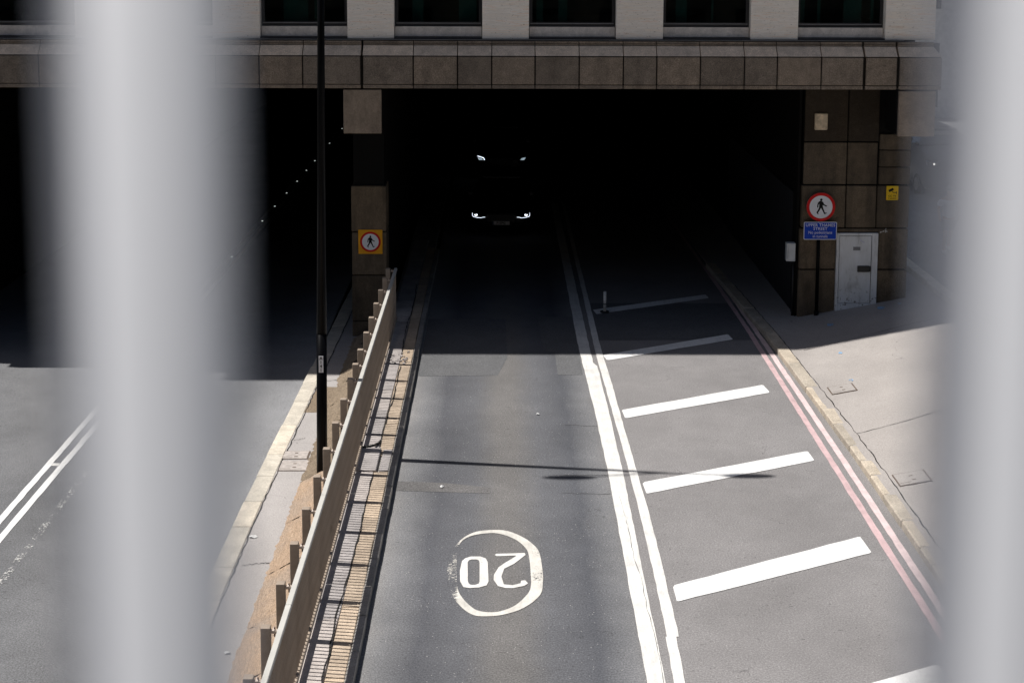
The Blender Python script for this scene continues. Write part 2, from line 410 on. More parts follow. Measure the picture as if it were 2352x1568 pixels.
# edge lines of the slip road
ribbon('edge_line', [(12, 1.80, 2.03), (16.3, 1.805, 2.03), (19.3, 1.816, 2.05), (22.9, 1.841, 2.09), (26, 1.82, 2.09), (28.8, 1.778, 2.07), (29.3, 1.76, 2.06), (29.5, 1.755, 1.99), (31.3, 1.735, 1.98), (34.3, 1.736, 1.97), (48, 1.72, 1.95)], P2, 'white_paint', road)
ribbon('lane_line', [(12, 2.10, 2.235), (16.3, 2.129, 2.262), (17.55, 2.165, 2.297)], P2, 'white_paint', hroad)
ribbon('lane_line', [(17.5, 2.18, 2.335), (19.5, 2.205, 2.35), (21.5, 2.212, 2.363), (24.8, 2.18, 2.31), (28.4, 2.12, 2.273), (30.6, 2.083, 2.228), (35.2, 2.10, 2.22), (48, 2.08, 2.2)], P2, 'white_paint', hroad)
# hatch bars
for b in ([(2.427, 18.968), (5.47, 20.619), (5.50, 20.04), (2.428, 18.48)], [(2.374, 22.773), (5.45, 24.237), (5.47, 23.772), (2.398, 22.286)],
          [(2.341, 26.428), (5.342, 27.994), (5.40, 27.492), (2.367, 25.954)], [(2.229, 30.048), (5.221, 31.704), (5.27, 31.277), (2.305, 29.663)],
          [(2.264, 33.84), (5.222, 35.351), (5.27, 34.998), (2.322, 33.436)], [(2.45, 15.35), (5.488, 16.80), (5.52, 16.33), (2.46, 14.9)],
          [(2.45, 11.75), (5.488, 13.2), (5.52, 12.73), (2.46, 11.3)]):
    c = [Vector(p) for p in b]; pts = []
    for i in range(4):                        # clipped corners and slightly uneven edges
        p, q, o_ = c[i], c[(i+1) % 4], c[i-1]
        pts.append(p+(o_-p).normalized()*random.uniform(.01, .06)); pts.append(p+(q-p).normalized()*random.uniform(.01, .05))
        L = (q-p).length; k = int(L/.3)
        for j in range(1, k): pts.append(p+(q-p)*(j/k)+Vector((0, random.uniform(-.008, .008))))
    sheet('hatch_bar', [tuple(p) for p in pts], P2, 'white_paint_fresh', hroad)
# double red lines beside the right kerb
ribbon('red_line', [(12, 5.69, 5.80), (18, 5.71, 5.82), (24, 5.70, 5.81), (32, 5.69, 5.80), (36, 5.63, 5.74), (46, 5.4, 5.5)], P2, 'red_paint', hroad)
ribbon('red_line', [(12, 5.91, 6.02), (18, 5.92, 6.03), (24, 5.92, 6.03), (30.1, 5.88, 5.99), (36, 5.81, 5.92), (46, 5.57, 5.67)], P2, 'red_paint_pale', hroad)
# speed roundel: worn ring with the number 20, read by traffic coming out of the tunnel
out = [(-0.148, 20.85), (0.122, 20.812), (0.377, 20.552), (0.543, 20.227), (0.596, 19.945), (0.618, 19.4), (0.612, 19.101), (0.562, 18.684), (0.331, 18.303), (0.055, 18.109), (-0.181, 18.061), (-0.364, 18.109), (-0.535, 18.363), (-0.658, 18.725), (-0.75, 19.449), (-0.711, 19.992), (-0.604, 20.442), (-0.406, 20.75)]
inn = [(-0.148, 20.737), (0.059, 20.675), (0.263, 20.467), (0.401, 20.156), (0.435, 19.853), (0.445, 19.4), (0.442, 18.996), (0.394, 18.725), (0.221, 18.382), (0.018, 18.206), (-0.146, 18.176), (-0.293, 18.225), (-0.387, 18.343), (-0.504, 18.583), (-0.583, 18.891), (-0.619, 19.6), (-0.61, 20.274), (-0.455, 20.613)]
def smooth_loop(p, n=4):
    r_ = []; m = len(p)
    for i in range(m):
        p0, p1, p2, p3 = (Vector(p[(i+k) % m]) for k in (-1, 0, 1, 2))
        for j in range(n):
            t = j/n
            r_.append(0.5*((2*p1)+(p2-p0)*t+(2*p0-5*p1+4*p2-p3)*t*t+(3*p1-p0-3*p2+p3)*t**3))
    return r_
so_, si_ = smooth_loop(out), smooth_loop(inn); m = len(so_)
pyd('roundel_ring', [(v.x, v.y, P2) for v in so_]+[(v.x, v.y, P2) for v in si_], [(i, m+i, m+(i+1) % m, (i+1) % m) for i in range(m)], 'white_paint_scrubbed', road)
two = [(-0.072, 19.968), (-0.042, 20.003), (0.373, 20.031), (0.382, 19.964), (0.215, 19.671), (0.067, 19.504), (0.028, 19.252), (0.061, 19.006), (0.18, 18.979), (0.295, 19.038), (0.306, 19.123), (0.363, 19.134), (0.402, 19.038), (0.351, 18.964), (0.189, 18.891), (0.085, 18.895), (-0.02, 18.954), (-0.082, 19.144), (-0.078, 19.317), (-0.011, 19.559), (0.077, 19.694), (0.217, 19.888), (0.247, 19.941), (-0.042, 19.922)]
sheet('roundel_digit', two, P2, 'white_paint', road)
zo = [(-0.42, 19.911), (-0.28, 19.911), (-0.2, 19.842), (-0.171, 19.717), (-0.154, 19.102), (-0.181, 18.975), (-0.285, 18.912), (-0.417, 18.895), (-0.503, 18.922), (-0.554, 19.102), (-0.568, 19.449), (-0.545, 19.762), (-0.498, 19.853)]
zi = [(-0.41, 19.812), (-0.335, 19.812), (-0.30, 19.78), (-0.288, 19.70), (-0.28, 19.102), (-0.29, 19.03), (-0.34, 18.99), (-0.40, 18.99), (-0.43, 19.03), (-0.445, 19.102), (-0.455, 19.45), (-0.463, 19.717), (-0.445, 19.78)]
m = len(zo)
pyd('roundel_digit', [(*p, P2) for p in zo]+[(*p, P2) for p in zi], [(i, m+i, m+(i+1) % m, (i+1) % m) for i in range(m)], 'white_paint', road)
for y0, x0, x1, par in ((23.1, 1.1, 1.85, road), (25.6, 1.2, 1.85, road), (22.3, 1.0, 1.8, road), (29.2, 3.6, 3.9, hroad)):
    vs = []; y_ = y0
    for i in range(26):
        x = x0+(x1-x0)*i/25; y_ += random.uniform(-.014, .014); wd = random.uniform(.002, .006); vs += [(x, y_-wd, .006), (x, y_+wd, .006)]
    pyd('tar_seam', vs, [(i, i+2, i+3, i+1) for i in range(0, len(vs)-2, 2)], 'crack_fill', par)
vs = []; x = 1.99
for i in range(60):
    y_ = 14.5+i*.13; x = max(1.94, min(2.02, x+random.uniform(-.012, .012))); wd = random.uniform(.001, .0045)*(1 if 8 < i < 52 else .4); vs += [(x-wd, y_, .0112), (x+wd, y_, .0112)]
pyd('tar_seam', vs, [(i, i+1, i+3, i+2) for i in range(0, len(vs)-2, 2)], 'crack_fill', road)
# main road markings
ribbon('centre_line', [(8, -8.31, -8.19), (22.5, -8.31, -8.19), (28, -8.28, -8.16), (75, -8.13, -8.01)], ZL+P2, 'white_paint_fresh', mroad)
ribbon('centre_line', [(8, -8.05, -7.93), (22.5, -8.05, -7.93), (28, -8.01, -7.89), (75, -7.87, -7.75)], ZL+P2, 'white_paint_fresh', mroad)
sheet('line_bridge', [(-8.17, 25.0), (-8.04, 24.98), (-8.04, 25.12), (-8.17, 25.13)], ZL+P2, 'white_paint', mroad)
a = paint('ghost_paint', (0.62, 0.61, 0.58), 0.555)
ribbon('worn_line', [(17, -7.5, -7.38), (25, -7.5, -7.38)], ZL+P2, 'ghost_paint', mroad)

# ------------------------------------------------------------------ kerbs and pavements
def stones(parent, name, x0, x1, y0, y1, z0, z1, mat, lens, gap=0.012, jx=0.006, jz=0.006, bev=0.012, xf=None, joints=None):
    y = y0; i = 0; js = list(joints) if joints else None
    if js:
        edges = [y0]+js+[y1]
    else:
        edges = [y0]
        while edges[-1] < y1: edges.append(edges[-1]+random.uniform(*lens))
    for a_, b_ in zip(edges, edges[1:]):
        dx, dz = random.uniform(-jx, jx), random.uniform(-jz, jz)
        oa, ob = (xf(a_), xf(b_)) if xf else (0, 0)
        o = box(name, x0+dx, x1+dx, a_+gap/2, b_-gap/2, z0, z1+dz, mat, parent, bev)
        for v in o.data.vertices: v.co.x += oa+(ob-oa)*(v.co.y-a_)/(b_-a_)
# right pavement: level near the kerb, then ramping up towards the side street
def ramp_x0(Y): return 6.35+max(0, min(1, (Y-28)/4.5))*0.55
def pav_z(X, Y):
    d = X-ramp_x0(Y); sm = 0.25
    d = 0 if d < -sm else (d+sm)**2/(4*sm) if d < sm else d
    return 0.115+min(d, 3.15)*0.188+max(0, d-3.15)*0.02
bm = bmesh.new(); xs = [6.25+0.1*i for i in range(42)]+[10.6, 12, 16, 30]; ys = [-60+5*i for i in range(14)]+[12+0.8*i for i in range(26)]+[32.7, 34, 36, 38, 42, 60, 119]
kx = lambda Y: 0.0 if Y < 24 else -(Y-24)*0.022 if Y < 31 else -0.154-(Y-31)*0.05
grid = [[bm.verts.new((X+(kx(Y) if i == 0 else 0), Y, pav_z(X, Y)+random.uniform(-.003, .003))) for i, X in enumerate(xs) if X < 10.3] for Y in ys]
for r0, r1 in zip(grid, grid[1:]):
    for i in range(len(r0)-1): bm.faces.new((r0[i], r0[i+1], r1[i+1], r1[i]))
pav = bm_obj('pavement_right', bm, 'walk_asphalt_right', smooth=True); tag(pav, kind='structure')
jr = [12.4, 13.6, 14.7, 15.9, 16.9, 17.9, 18.7, 19.38, 19.98, 20.94, 21.97, 22.80, 23.47, 24.2, 25.32, 26.2, 27.51, 29.14, 30.3, 31.4, 32.5, 33.6, 34.8, 36, 37.2]
stones(pav, 'kerb_stone', 6.185, 6.45, 11.2, 38.4, -0.05, 0.125, 'kerb_granite', None, gap=.012, jx=.005, jz=.006, bev=.018, xf=kx, joints=jr)
# joints in the asphalt footway and its seams
for p in ([(6.6, 30.02), (7.5, 30.2), (9.3, 30.6), (10.1, 30.6)], [(6.45, 24.75), (7.4, 24.95), (8.6, 25.3), (10, 25.7)]):
    vs = []
    for i in range(30):
        t = i/29*(len(p)-1); k = min(int(t), len(p)-2); f_ = t-k
        x = p[k][0]+(p[k+1][0]-p[k][0])*f_; y = p[k][1]+(p[k+1][1]-p[k][1])*f_+random.uniform(-.006, .006)
        wd = random.uniform(.003, .009); vs += [(x, y-wd, pav_z(x, y-wd)+.006), (x, y+wd, pav_z(x, y+wd)+.006)]
    pyd('seam', vs, [(i, i+2, i+3, i+1) for i in range(0, len(vs)-2, 2)], 'crack_fill', pav)
# seam behind the kerb stones
vs = []
for i in range(160):
    y = 12+i*.15; x = 6.455+kx(y)+random.uniform(-.014, .014); wd = random.uniform(.004, .013)
    vs += [(x-wd, y, pav_z(x, y)+.007), (x+wd, y, pav_z(x, y)+.007)]
pyd('seam', vs, [(i, i+1, i+3, i+2) for i in range(0, len(vs)-2, 2)], 'crack_fill', pav)
for X, Y, s_ in ((7.55, 31.6, .10), (8.85, 32.2, .10), (7.25, 29.4, .06), (7.02, 27.55, .06), (9.3, 32.3, .05)):
    pts = [(X+s_*random.uniform(.5, 1)*math.cos(t), Y+1.6*s_*random.uniform(.5, 1)*math.sin(t)) for t in [i*.7 for i in range(9)]]
    sheet('spray_mark', [(x, y, pav_z(x, y)+.008) for x, y in pts], 0, 'blue_spray', pav)

# side street beyond the pavement: kerb and carriageway
side = sheet('side_street', [(10.55, -60), (40, -60), (40, 140), (10.55, 140)], 0.70, 'side_asphalt'); tag(side, kind='structure')
stones(pav, 'kerb_stone', 10.28, 10.55, 22, 46, 0.5, 0.83, 'kerb_pale', (0.9, 1.3), bev=.015)
box('kerb_backing', 10.30, 10.54, -60, 22, .4, .82, 'kerb_pale', pav)

# platform between the guardrail and the slip road
plat = box('median_platform', -2.62, -1.88, -20, 60, -0.4, 0.085, 'kerb_concrete'); tag(plat, kind='structure')
stones(plat, 'kerb_stone', -1.865, -1.752, 11.5, 40, -0.05, 0.12, 'kerb_concrete', (0.85, 0.95), bev=.012, jx=.008, jz=.007)
def rows(x0, x1, y0, y1, mat, lens, name):
    y = y0
    while y < y1:
        L = random.uniform(*lens)
        if not (mat == 'paver_tan' and 22.95 < y+L/2 < 24.0):
            box(name, x0+random.uniform(-.006, .006), x1+random.uniform(-.006, .006), y+.005, y+L-.005, .05, .115+random.uniform(-.006, .006), mat, plat, .008)
        y += L
rows(-2.55, -2.118, 11.5, 40, 'paver_grey', (1.1, 1.9), 'paving_slab')
rows(-2.105, -1.872, 11.5, 40, 'paver_tan', (0.7, 1.2), 'edging_slab')
# heaved slabs near the lamp column
o = box('edging_slab', -2.03, -1.872, 22.98, 23.98, .05, .128, 'paver_grey', plat, .008)
o = box('broken_slab', -2.53, -2.075, 22.96, 24.02, .075, .15, 'paver_grey', plat, .01)
bm = bmesh.new()
for i in range(40):
    x, y = random.uniform(-2.4, -1.98), random.uniform(29.0, 29.9)
    s_ = random.uniform(.02, .06); bm_box(bm, x, x+s_, y, y+s_*1.2, .1, .118+random.uniform(0, .03))
rb = bm_obj('rubble', bm, 'paver_grey', plat); rb['kind'] = 'stuff'
# ragged open joint along the middle of the platform
for y0, y1 in ((11.5, 22.9), (24.1, 28.9), (30.0, 36)):
    vs = []; y = y0; x = -2.112
    while y < y1:
        x = max(-2.16, min(-2.07, x+random.uniform(-.015, .015))); wd = random.uniform(.004, .014)
        vs += [(x-wd, y, .125), (x+wd, y, .125)]; y += .14
    pyd('open_joint', vs, [(i, i+1, i+3, i+2) for i in range(0, len(vs)-2, 2)], 'crack_fill', plat)
bm = bmesh.new()
pts = [(-2.47, 24.08, .15), (-2.40, 24.0, .16), (-2.3, 24.02, .16), (-2.2, 24.12, .15), (-2.13, 24.3, .13), (-2.12, 24.42, .12)]
for p, q in zip(pts, pts[1:]): bm_cyl(bm, p, q, .022, .022, 8)
cb = bm_obj('cable', bm, 'cable_black'); tag(cb, 'short black cable lying on the heaved slab beside the guardrail', 'cable')

# left footway beside the main road
lf = box('pavement_left', -4.0, -3.3, -20, 60, -0.9, -0.45, 'walk_asphalt_left'); tag(lf, kind='structure')
stones(lf, 'kerb_stone', -4.32, -4.005, 10.5, 42, -0.8, -0.445, 'kerb_pale', (0.85, 1.7), gap=.012, jx=.012, jz=.006, bev=.014, xf=lambda y: max(0, (y-23))*.018)
vs = []
for i in range(190):
    y = 11+i*.14; x = -3.985+max(0, y-23)*.018+random.uniform(-.012, .012); wd = random.uniform(.004, .012)
    vs += [(x-wd, y, -.441), (x+wd, y, -.441)]
pyd('seam', vs, [(i, i+1, i+3, i+2) for i in range(0, len(vs)-2, 2)], 'crack_fill', lf)
for y0, x0, x1 in ((29.6, -3.95, -3.4), (26.0, -3.9, -3.7), (20.6, -3.9, -3.5)):
    vs = []
    for i in range(20):
        x = x0+(x1-x0)*i/19; y = y0+random.uniform(-.03, .03)+.1*i/19; wd = random.uniform(.003, .012)
        vs += [(x, y-wd, -.4405), (x, y+wd, -.4405)]
    pyd('seam', vs, [(i, i+2, i+3, i+1) for i in range(0, len(vs)-2, 2)], 'crack_fill', lf)
sheet('rough_patch', [(-3.93, 27.6), (-3.35, 27.6), (-3.3, 29.2), (-3.85, 29.25)], -.446, 'embankment_rough', lf)

# sloping bank between the left footway and the guardrail, cast in bays
emb = sheet('embankment', [(-3.5, -20, -.75), (-2.6, -20, -.3), (-2.6, 60, -.3), (-3.5, 60, -.75)], 0, 'joint_dark'); tag(emb, kind='structure')
y = 10.5
while y < 33.0:
    L = random.uniform(1.25, 1.9) if y < 23.4 else 1.35
    if y+L > 33.0: L = 33.0-y
    rough = y > 23.3
    nx, ny = 14, max(8, int(L*12)); bm = bmesh.new(); gr = []
    amp = .022 if rough else .010
    dz = random.uniform(-.02, .01) - (.05 if rough else 0)
    for j in range(ny+1):
        row = []
        for i in range(nx+1):
            t = i/nx; X = -3.53+t*0.97+(random.uniform(-.05, .035) if i == 0 else 0); Yv = y+.006+(L-.012)*j/ny
            edge = 0 if 0 < j < ny and 0 < i else -.015
            row.append(bm.verts.new((X, Yv, -.47+t*.56+dz*(t)+random.uniform(-amp, amp)+edge)))
        gr.append(row)
    for r0, r1 in zip(gr, gr[1:]):
        for i in range(nx): bm.faces.new((r0[i], r0[i+1], r1[i+1], r1[i]))
    bm_obj('bank_panel', bm, 'embankment_rough' if rough else 'embankment_setts', emb, smooth=not rough)
    y += L

# ------------------------------------------------------------------ tunnel lining
tun = empty('tunnel_lining', (2, 34, 0), None, None); tag(tun, kind='structure')
box('centre_wall', -3.45, -2.78, 33.9, 120, -.9, 5.75, 'soot_and_shade', tun)
box('left_wall', -14.4, -13.6, 31.8, 120, -.9, 5.75, 'soot_and_shade', tun)
box('right_wall', 7.05, 7.6, 33.3, 120, -1, 5.75, 'soot_and_shade', tun)
box('end_wall', -14.4, 9.0, 118, 119, -.9, 5.75, 'soot_and_shade', tun)
box('tunnel_ceiling', -14.4, 9.5, 31.95, 120, 5.66, 5.9, 'soot_and_shade', tun)
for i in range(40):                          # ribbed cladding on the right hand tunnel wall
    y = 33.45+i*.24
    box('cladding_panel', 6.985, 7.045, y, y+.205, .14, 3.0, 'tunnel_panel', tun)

# ------------------------------------------------------------------ office building above the tunnel
BX0, BX1 = -14.6, 9.73
b = empty('office_building', (-2.4, 33, 5.6), 'cream stone office building with dark windows spanning above the tunnel mouths', 'building')
YB = 31.4; ZB = 5.67
jx = [-14.1, -13.1, -12.1, -11.12, -10.22, -9.25, -8.27, -7.29, -6.32, -5.35, -4.39, -3.08, -1.94, -0.96, -0.2, 0.76, 1.74, 2.72, 3.46, 4.43, 5.41, 6.14, 7.12, 8.08, 8.83, 9.81]
for i, (xa, xb) in enumerate(zip(jx, jx[1:])):
    ga = .035 if abs(xa+3.08) < .01 or abs(xa-8.83) < .01 or abs(xa-8.08) < .01 else .014
    gb = .035 if abs(xb+3.08) < .01 or abs(xb-8.83) < .01 or abs(xb-8.08) < .01 else .014
    dy = random.uniform(-.006, .006)
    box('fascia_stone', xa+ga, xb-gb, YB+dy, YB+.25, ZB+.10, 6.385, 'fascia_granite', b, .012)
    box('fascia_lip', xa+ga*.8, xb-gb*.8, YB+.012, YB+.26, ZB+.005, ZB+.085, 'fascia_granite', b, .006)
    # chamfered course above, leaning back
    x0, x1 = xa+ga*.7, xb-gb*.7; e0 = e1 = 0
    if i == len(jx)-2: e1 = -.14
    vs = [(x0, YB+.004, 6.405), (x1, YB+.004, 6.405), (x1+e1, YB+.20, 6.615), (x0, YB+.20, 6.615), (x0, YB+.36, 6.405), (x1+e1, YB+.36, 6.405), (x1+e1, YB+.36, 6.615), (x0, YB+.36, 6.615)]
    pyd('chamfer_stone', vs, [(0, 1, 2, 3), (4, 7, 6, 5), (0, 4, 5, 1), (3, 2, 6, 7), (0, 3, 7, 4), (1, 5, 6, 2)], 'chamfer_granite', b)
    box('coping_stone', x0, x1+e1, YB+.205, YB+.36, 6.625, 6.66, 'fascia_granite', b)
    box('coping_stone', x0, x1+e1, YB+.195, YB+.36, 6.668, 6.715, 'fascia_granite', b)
box('fascia_backing', jx[0], 9.775, YB+.05, YB+.60, ZB+.02, 6.40, 'joint_dark', b)
box('soffit', jx[0], 9.72, YB+.26, 33.5, ZB-.02, ZB+.14, 'soot_and_shade', b)
box('soffit', 7.0, 9.72, 33.5, 60, ZB-.02, ZB+.14, 'soot_and_shade', b)
YU = 31.75
wins = [(-14.35, -12.43), (-11.37, -9.49), (-8.37, -6.43), (-5.37, -3.43), (-2.38, -0.42), (0.63, 2.57), (3.63, 5.58), (6.65, 8.60)]
pils = [(wins[i][1], wins[i+1][0]) for i in range(7)]+[(8.60, 9.73)]
floors = [(7.03, 9.75), (10.75, 13.2), (14.2, 16.4)]
ZT = 17.2
for xa, xb in pils:                           # each pier clad in tall slabs
    z = 6.755
    for zz in (8.9, 11.0, 13.1, 15.2, ZT-.35):
        box('pilaster_slab', xa+.004, xb-.004, YU, YU+.34, z, zz-.006, 'travertine', b, .006); z = zz
for fi, (z0, z1) in enumerate(floors):
    for wi, (xa, xb) in enumerate(wins):
        w_ = box('window', xa+.01, xb-.01, YU+.20, YU+.30, z0, z0+.09, 'frame_black', b)
        bm = bmesh.new()
        bm_box(bm, xa+.01, xa+.075, YU+.205, YU+.295, z0+.092, z1); bm_box(bm, xb-.075, xb-.01, YU+.205, YU+.295, z0+.092, z1)
        bm_box(bm, xa+.076, xb-.076, YU+.205, YU+.295, z1-.07, z1)
        bm_obj('frame', bm, 'frame_black', w_)
        if fi == 0: box('frame_bead', xa+.03, xb-.03, YU+.185, YU+.199, z0+.055, z0+.07, 'lamp_grey', w_)
        box('pane', xa+.078, xb-.078, YU+.245, YU+.257, z0+.095, z1-.075, 'window_glass', w_)
        box('sill_stone', xa+.012, xb-.012, YU+.13, YU+.32, (6.80 if fi == 0 else floors[fi-1][1]+.02), z0-.012, 'reveal_stone', b)
# dark flashing gutter at the foot of the wall, stepped at the piers
box('flashing', BX0, 9.05, YU-.07, YU+.12, 6.722, 6.752, 'flashing', b)
for xa, xb in wins: box('flashing', xa, xb, YU+.0, YU+.12, 6.757, 6.79, 'flashing', b)
box('flashing_rail', BX0, 9.0, YU-.10, YU-.072, 6.735, 6.75, 'lamp_grey', b)
for z0, z1 in ((6.5, 6.98), (9.75, 10.73), (13.2, 14.18), (16.4, ZT-.35)): box('floor_slab', BX0, BX1-.35, YU+.34, 50, z0, z1, 'room_dark', b)
box('rear_wall', BX0, BX1-.35, 37.5, 37.7, 6.98, ZT-.4, 'room_dark', b)
box('party_wall', BX0-.3, BX0, YU, 50, ZB+.3, ZT, 'side_stone', b)
z = 6.755
for zz in (8.9, 11.0, 13.1, 15.2, ZT-.35):
    for k in range(6):
        box('side_slab', BX1-.30, BX1+.002, YU+.345+k*2.2, YU+.345+k*2.2+2.19, z, zz-.006, 'travertine', b, .005)
    z = zz
box('cornice', BX0, BX1+.3, 31.2, 50, ZT-.35, ZT, 'reveal_stone', b)
# teal strips behind the panes, standing in for reflections in the glass
for xa, xb, y_ in ((-4.9, -4.35, 32.15), (-4.2, -4.1, 32.12), (-2.0, -1.75, 32.2), (-.95, -.55, 32.15), (0.8, .95, 32.12), (1.3, 1.5, 32.2), (3.95, 4.2, 32.15), (4.75, 4.8, 32.12), (7.15, 7.22, 32.12), (7.75, 8.15, 32.14), (8.35, 8.42, 32.12), (6.8, 6.9, 32.3)):
    box('reflection_strip', xa, xb, y_, y_+.03, 6.99, 9.7, 'reflection_teal', b)

# bracket blocks under the fascia
def block(name, x0, x1, y0, y1, z0, z1, mat, label):
    e = empty(name, ((x0+x1)/2, y0, z0), label, 'stone block')
    box('face_slab', x0, x1, y0, y0+.10, z0, z1, mat, e, .012); box('core', x0+.02, x1-.02, y0+.102, y1, z0+.02, z1, 'soot_and_shade', e)  # near-black core paints the shade on the sides of the block
    return e
block('bracket_stone', -3.50, -2.655, YB+.04, 33.0, 4.66, ZB-.03, 'bracket_granite', 'square brown granite block under the fascia above the middle pier')
block('bracket_stone', 8.885, 9.70, YB+.04, 32.6, 4.62, ZB-.03, 'bracket_granite', 'square pale granite block under the right end of the fascia')

# middle pier between the two tunnel mouths
pr = empty('tunnel_pier', (-3.1, 33.5, -.45), 'brown granite pier standing between the two tunnel mouths', 'pier')
for z0, z1 in ((-.46, -.10), (-.08, 1.02), (1.045, 2.07), (2.095, 3.18)):
    box('stone_block', -3.52+random.uniform(-.004, .004), -2.70, 33.1+random.uniform(-.006, .006), 33.85, z0, z1, 'pier_granite', pr, .014)
box('pier_core', -3.47, -2.75, 33.16, 33.88, -.46, 5.6, 'soot_and_shade', pr)  # black above the blocks is the shade on the pier, painted in
o = box('guard_stone', -2.68, -2.60, 33.2, 33.6, -.2, 1.0, 'pier_granite', pr, .01)

# right hand wall with the door
YW = 32.7
rw = empty('tunnel_wall', (8.3, 33.2, .1), 'brown granite block wall with a metal door right of the tunnel mouth', 'wall')
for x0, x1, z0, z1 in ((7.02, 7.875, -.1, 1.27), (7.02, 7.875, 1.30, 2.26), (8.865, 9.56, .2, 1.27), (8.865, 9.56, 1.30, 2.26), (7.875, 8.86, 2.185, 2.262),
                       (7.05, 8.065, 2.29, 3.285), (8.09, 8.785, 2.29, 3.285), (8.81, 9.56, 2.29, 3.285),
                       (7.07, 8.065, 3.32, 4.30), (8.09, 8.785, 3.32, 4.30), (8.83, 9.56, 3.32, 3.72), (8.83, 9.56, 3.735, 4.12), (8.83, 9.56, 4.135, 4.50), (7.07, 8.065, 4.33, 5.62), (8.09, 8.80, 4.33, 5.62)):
    box('stone_block', x0, x1, YW+random.uniform(-.008, .008), YW+.35, z0, z1, 'shaded_granite' if z0 > 4.2 else 'pier_granite', rw, .014)
box('wall_core', 7.06, 9.52, YW+.06, 33.28, -.1, 5.64, 'soot_and_shade', rw)
box('end_return', 9.53, 9.57, YW+.36, 60, .2, 5.64, 'side_stone', rw)
box('corner_pier', 6.96, 7.02, YW+.12, 33.25, -.05, 5.6, 'soot_and_shade', rw)
df = box('door_frame', 7.88, 7.945, YW-.05, YW+.06, .30, 2.165, 'door_paint', rw, .006)
box('door_frame', 8.715, 8.855, YW-.05, YW+.06, .42, 2.165, 'door_paint', rw, .006)
box('door_frame', 7.947, 8.713, YW-.05, YW+.06, 2.105, 2.165, 'door_paint', rw, .006)
box('threshold', 7.947, 8.713, YW-.05, YW+.06, .30, .475, 'door_paint', rw, .01)
box('door_gap', 7.946, 8.714, YW+.0, YW+.055, .476, 2.104, 'joint_dark', rw)
dl = box('door', 7.956, 8.702, YW-.035, YW-.003, .487, 2.093, 'door_paint', rw, .006)
box('lock_box', 8.385, 8.665, YW-.085, YW-.037, 1.245, 1.39, 'lock_black', dl, .01)
cyl('lock_knob', (8.675, YW-.06, 1.255), (8.675, YW-.06, 1.38), .022, 'lock_black', dl, seg=10)
box('notice_plate', 8.275, 8.445, YW-.042, YW-.036, 1.755, 1.84, 'notice_grey', dl)
for i in range(4): box('sticker', 8.43+i*.028, 8.45+i*.028, YW-.041, YW-.036, 1.985-i*.018, 2.015-i*.018, 'sticker', dl)
for i in range(14):
    x, z = 8.83+random.uniform(0, .2)+.02, 2.16+random.uniform(0, .1)
    box('paint_tag', x, x+random.uniform(.01, .03), YW-.014, YW-.009, z, z+random.uniform(.01, .03), 'tag_paint', rw)
pl = box('wall_panel', 7.285, 7.585, YW-.06, YW+.05, 4.60, 4.99, 'plaque_tan', None, .02); tag(pl, 'small tan panel fixed high on the dark wall above the round sign', 'panel')
ub = empty('utility_box', (6.83, 32.75, 1.5), 'slim white utility box on the wall corner left of the sign post', 'utility box')
box('cabinet', 6.75, 6.92, 32.66, 32.85, 1.49, 1.92, 'box_white', ub, .006); box('cover_strip', 6.715, 6.746, 32.67, 32.84, 1.49, 1.92, 'box_white', ub, .004)
cyl('conduit', (6.93, 32.9, .12), (6.93, 32.9, 1.49), .03, 'lock_black', ub, seg=8)

# ------------------------------------------------------------------ signs
MAN = [(635, 415), (600, 432), (570, 465), (556, 520), (553, 575), (570, 590), (583, 580), (583, 535), (595, 495), (603, 490), (605, 530), (600, 590), (580, 640), (545, 700), (543, 715), (575, 752), (592, 755), (595, 745), (580, 718), (620, 655), (650, 595), (680, 640), (720, 720), (738, 750), (755, 748), (800, 725), (800, 715), (750, 712), (735, 670), (700, 580), (690, 520), (780, 560), (800, 552), (800, 540), (725, 500), (700, 445), (670, 425)]
def man(parent, cx, cz, r, y):
    k = r/285
    prism_xz('walking_figure', [(cx+(x-650)*k, cz-(z-570)*k) for x, z in MAN], y-.0015, y, 'sign_black', parent)
    prism_xz('figure_head', circle(cx+2*k, cz+182*k, 31*k, 20), y-.0015, y, 'sign_black', parent)
YS = YW-.16
sg = empty('traffic_sign', (7.44, YS+.05, .12), 'round red ringed no pedestrians sign over a blue street name plate on a black post', 'sign')
cyl('post', (7.44, YS+.06, .05), (7.44, YS+.06, 3.1), .042, 'column_black', sg)
cyl('post_base', (7.44, YS+.06, .05), (7.44, YS+.06, .32), .055, 'column_black', sg)
prism_xz('disc_back', circle(7.46, 2.81, .335), YS+.003, YS+.012, 'sign_back', sg)
prism_xz('red_ring', circle(7.46, 2.81, .335), YS-.002, YS+.002, 'sign_red', sg)
prism_xz('white_disc', circle(7.46, 2.81, .268), YS-.006, YS-.003, 'sign_white', sg)
man(sg, 7.46, 2.81, .268, YS-.0065)
pb = prism_xz('name_plate', rrect(7.075, 7.845, 2.035, 2.455, .03), YS-.002, YS+.01, 'sign_white', sg)
prism_xz('plate_face', rrect(7.09, 7.83, 2.05, 2.44, .022), YS-.005, YS-.0025, 'sign_blue', pb)
yy = YS-.0065
text('lettering', 'UPPER THAMES', .098, (7.46, yy, 2.378), 'sign_white', pb, space=1.06, sx=.98, bold=.0004)
text('lettering', 'STREET', .098, (7.46, yy, 2.292), 'sign_white', pb, space=1.06, sx=.98, bold=.0004)
text('lettering', 'No pedestrians', .098, (7.46, yy, 2.205), 'sign_white', pb, sx=.92, bold=.0)
text('lettering', 'in tunnels', .098, (7.46, yy, 2.115), 'sign_white', pb, sx=.92, bold=.0)
YA = 33.1-.03
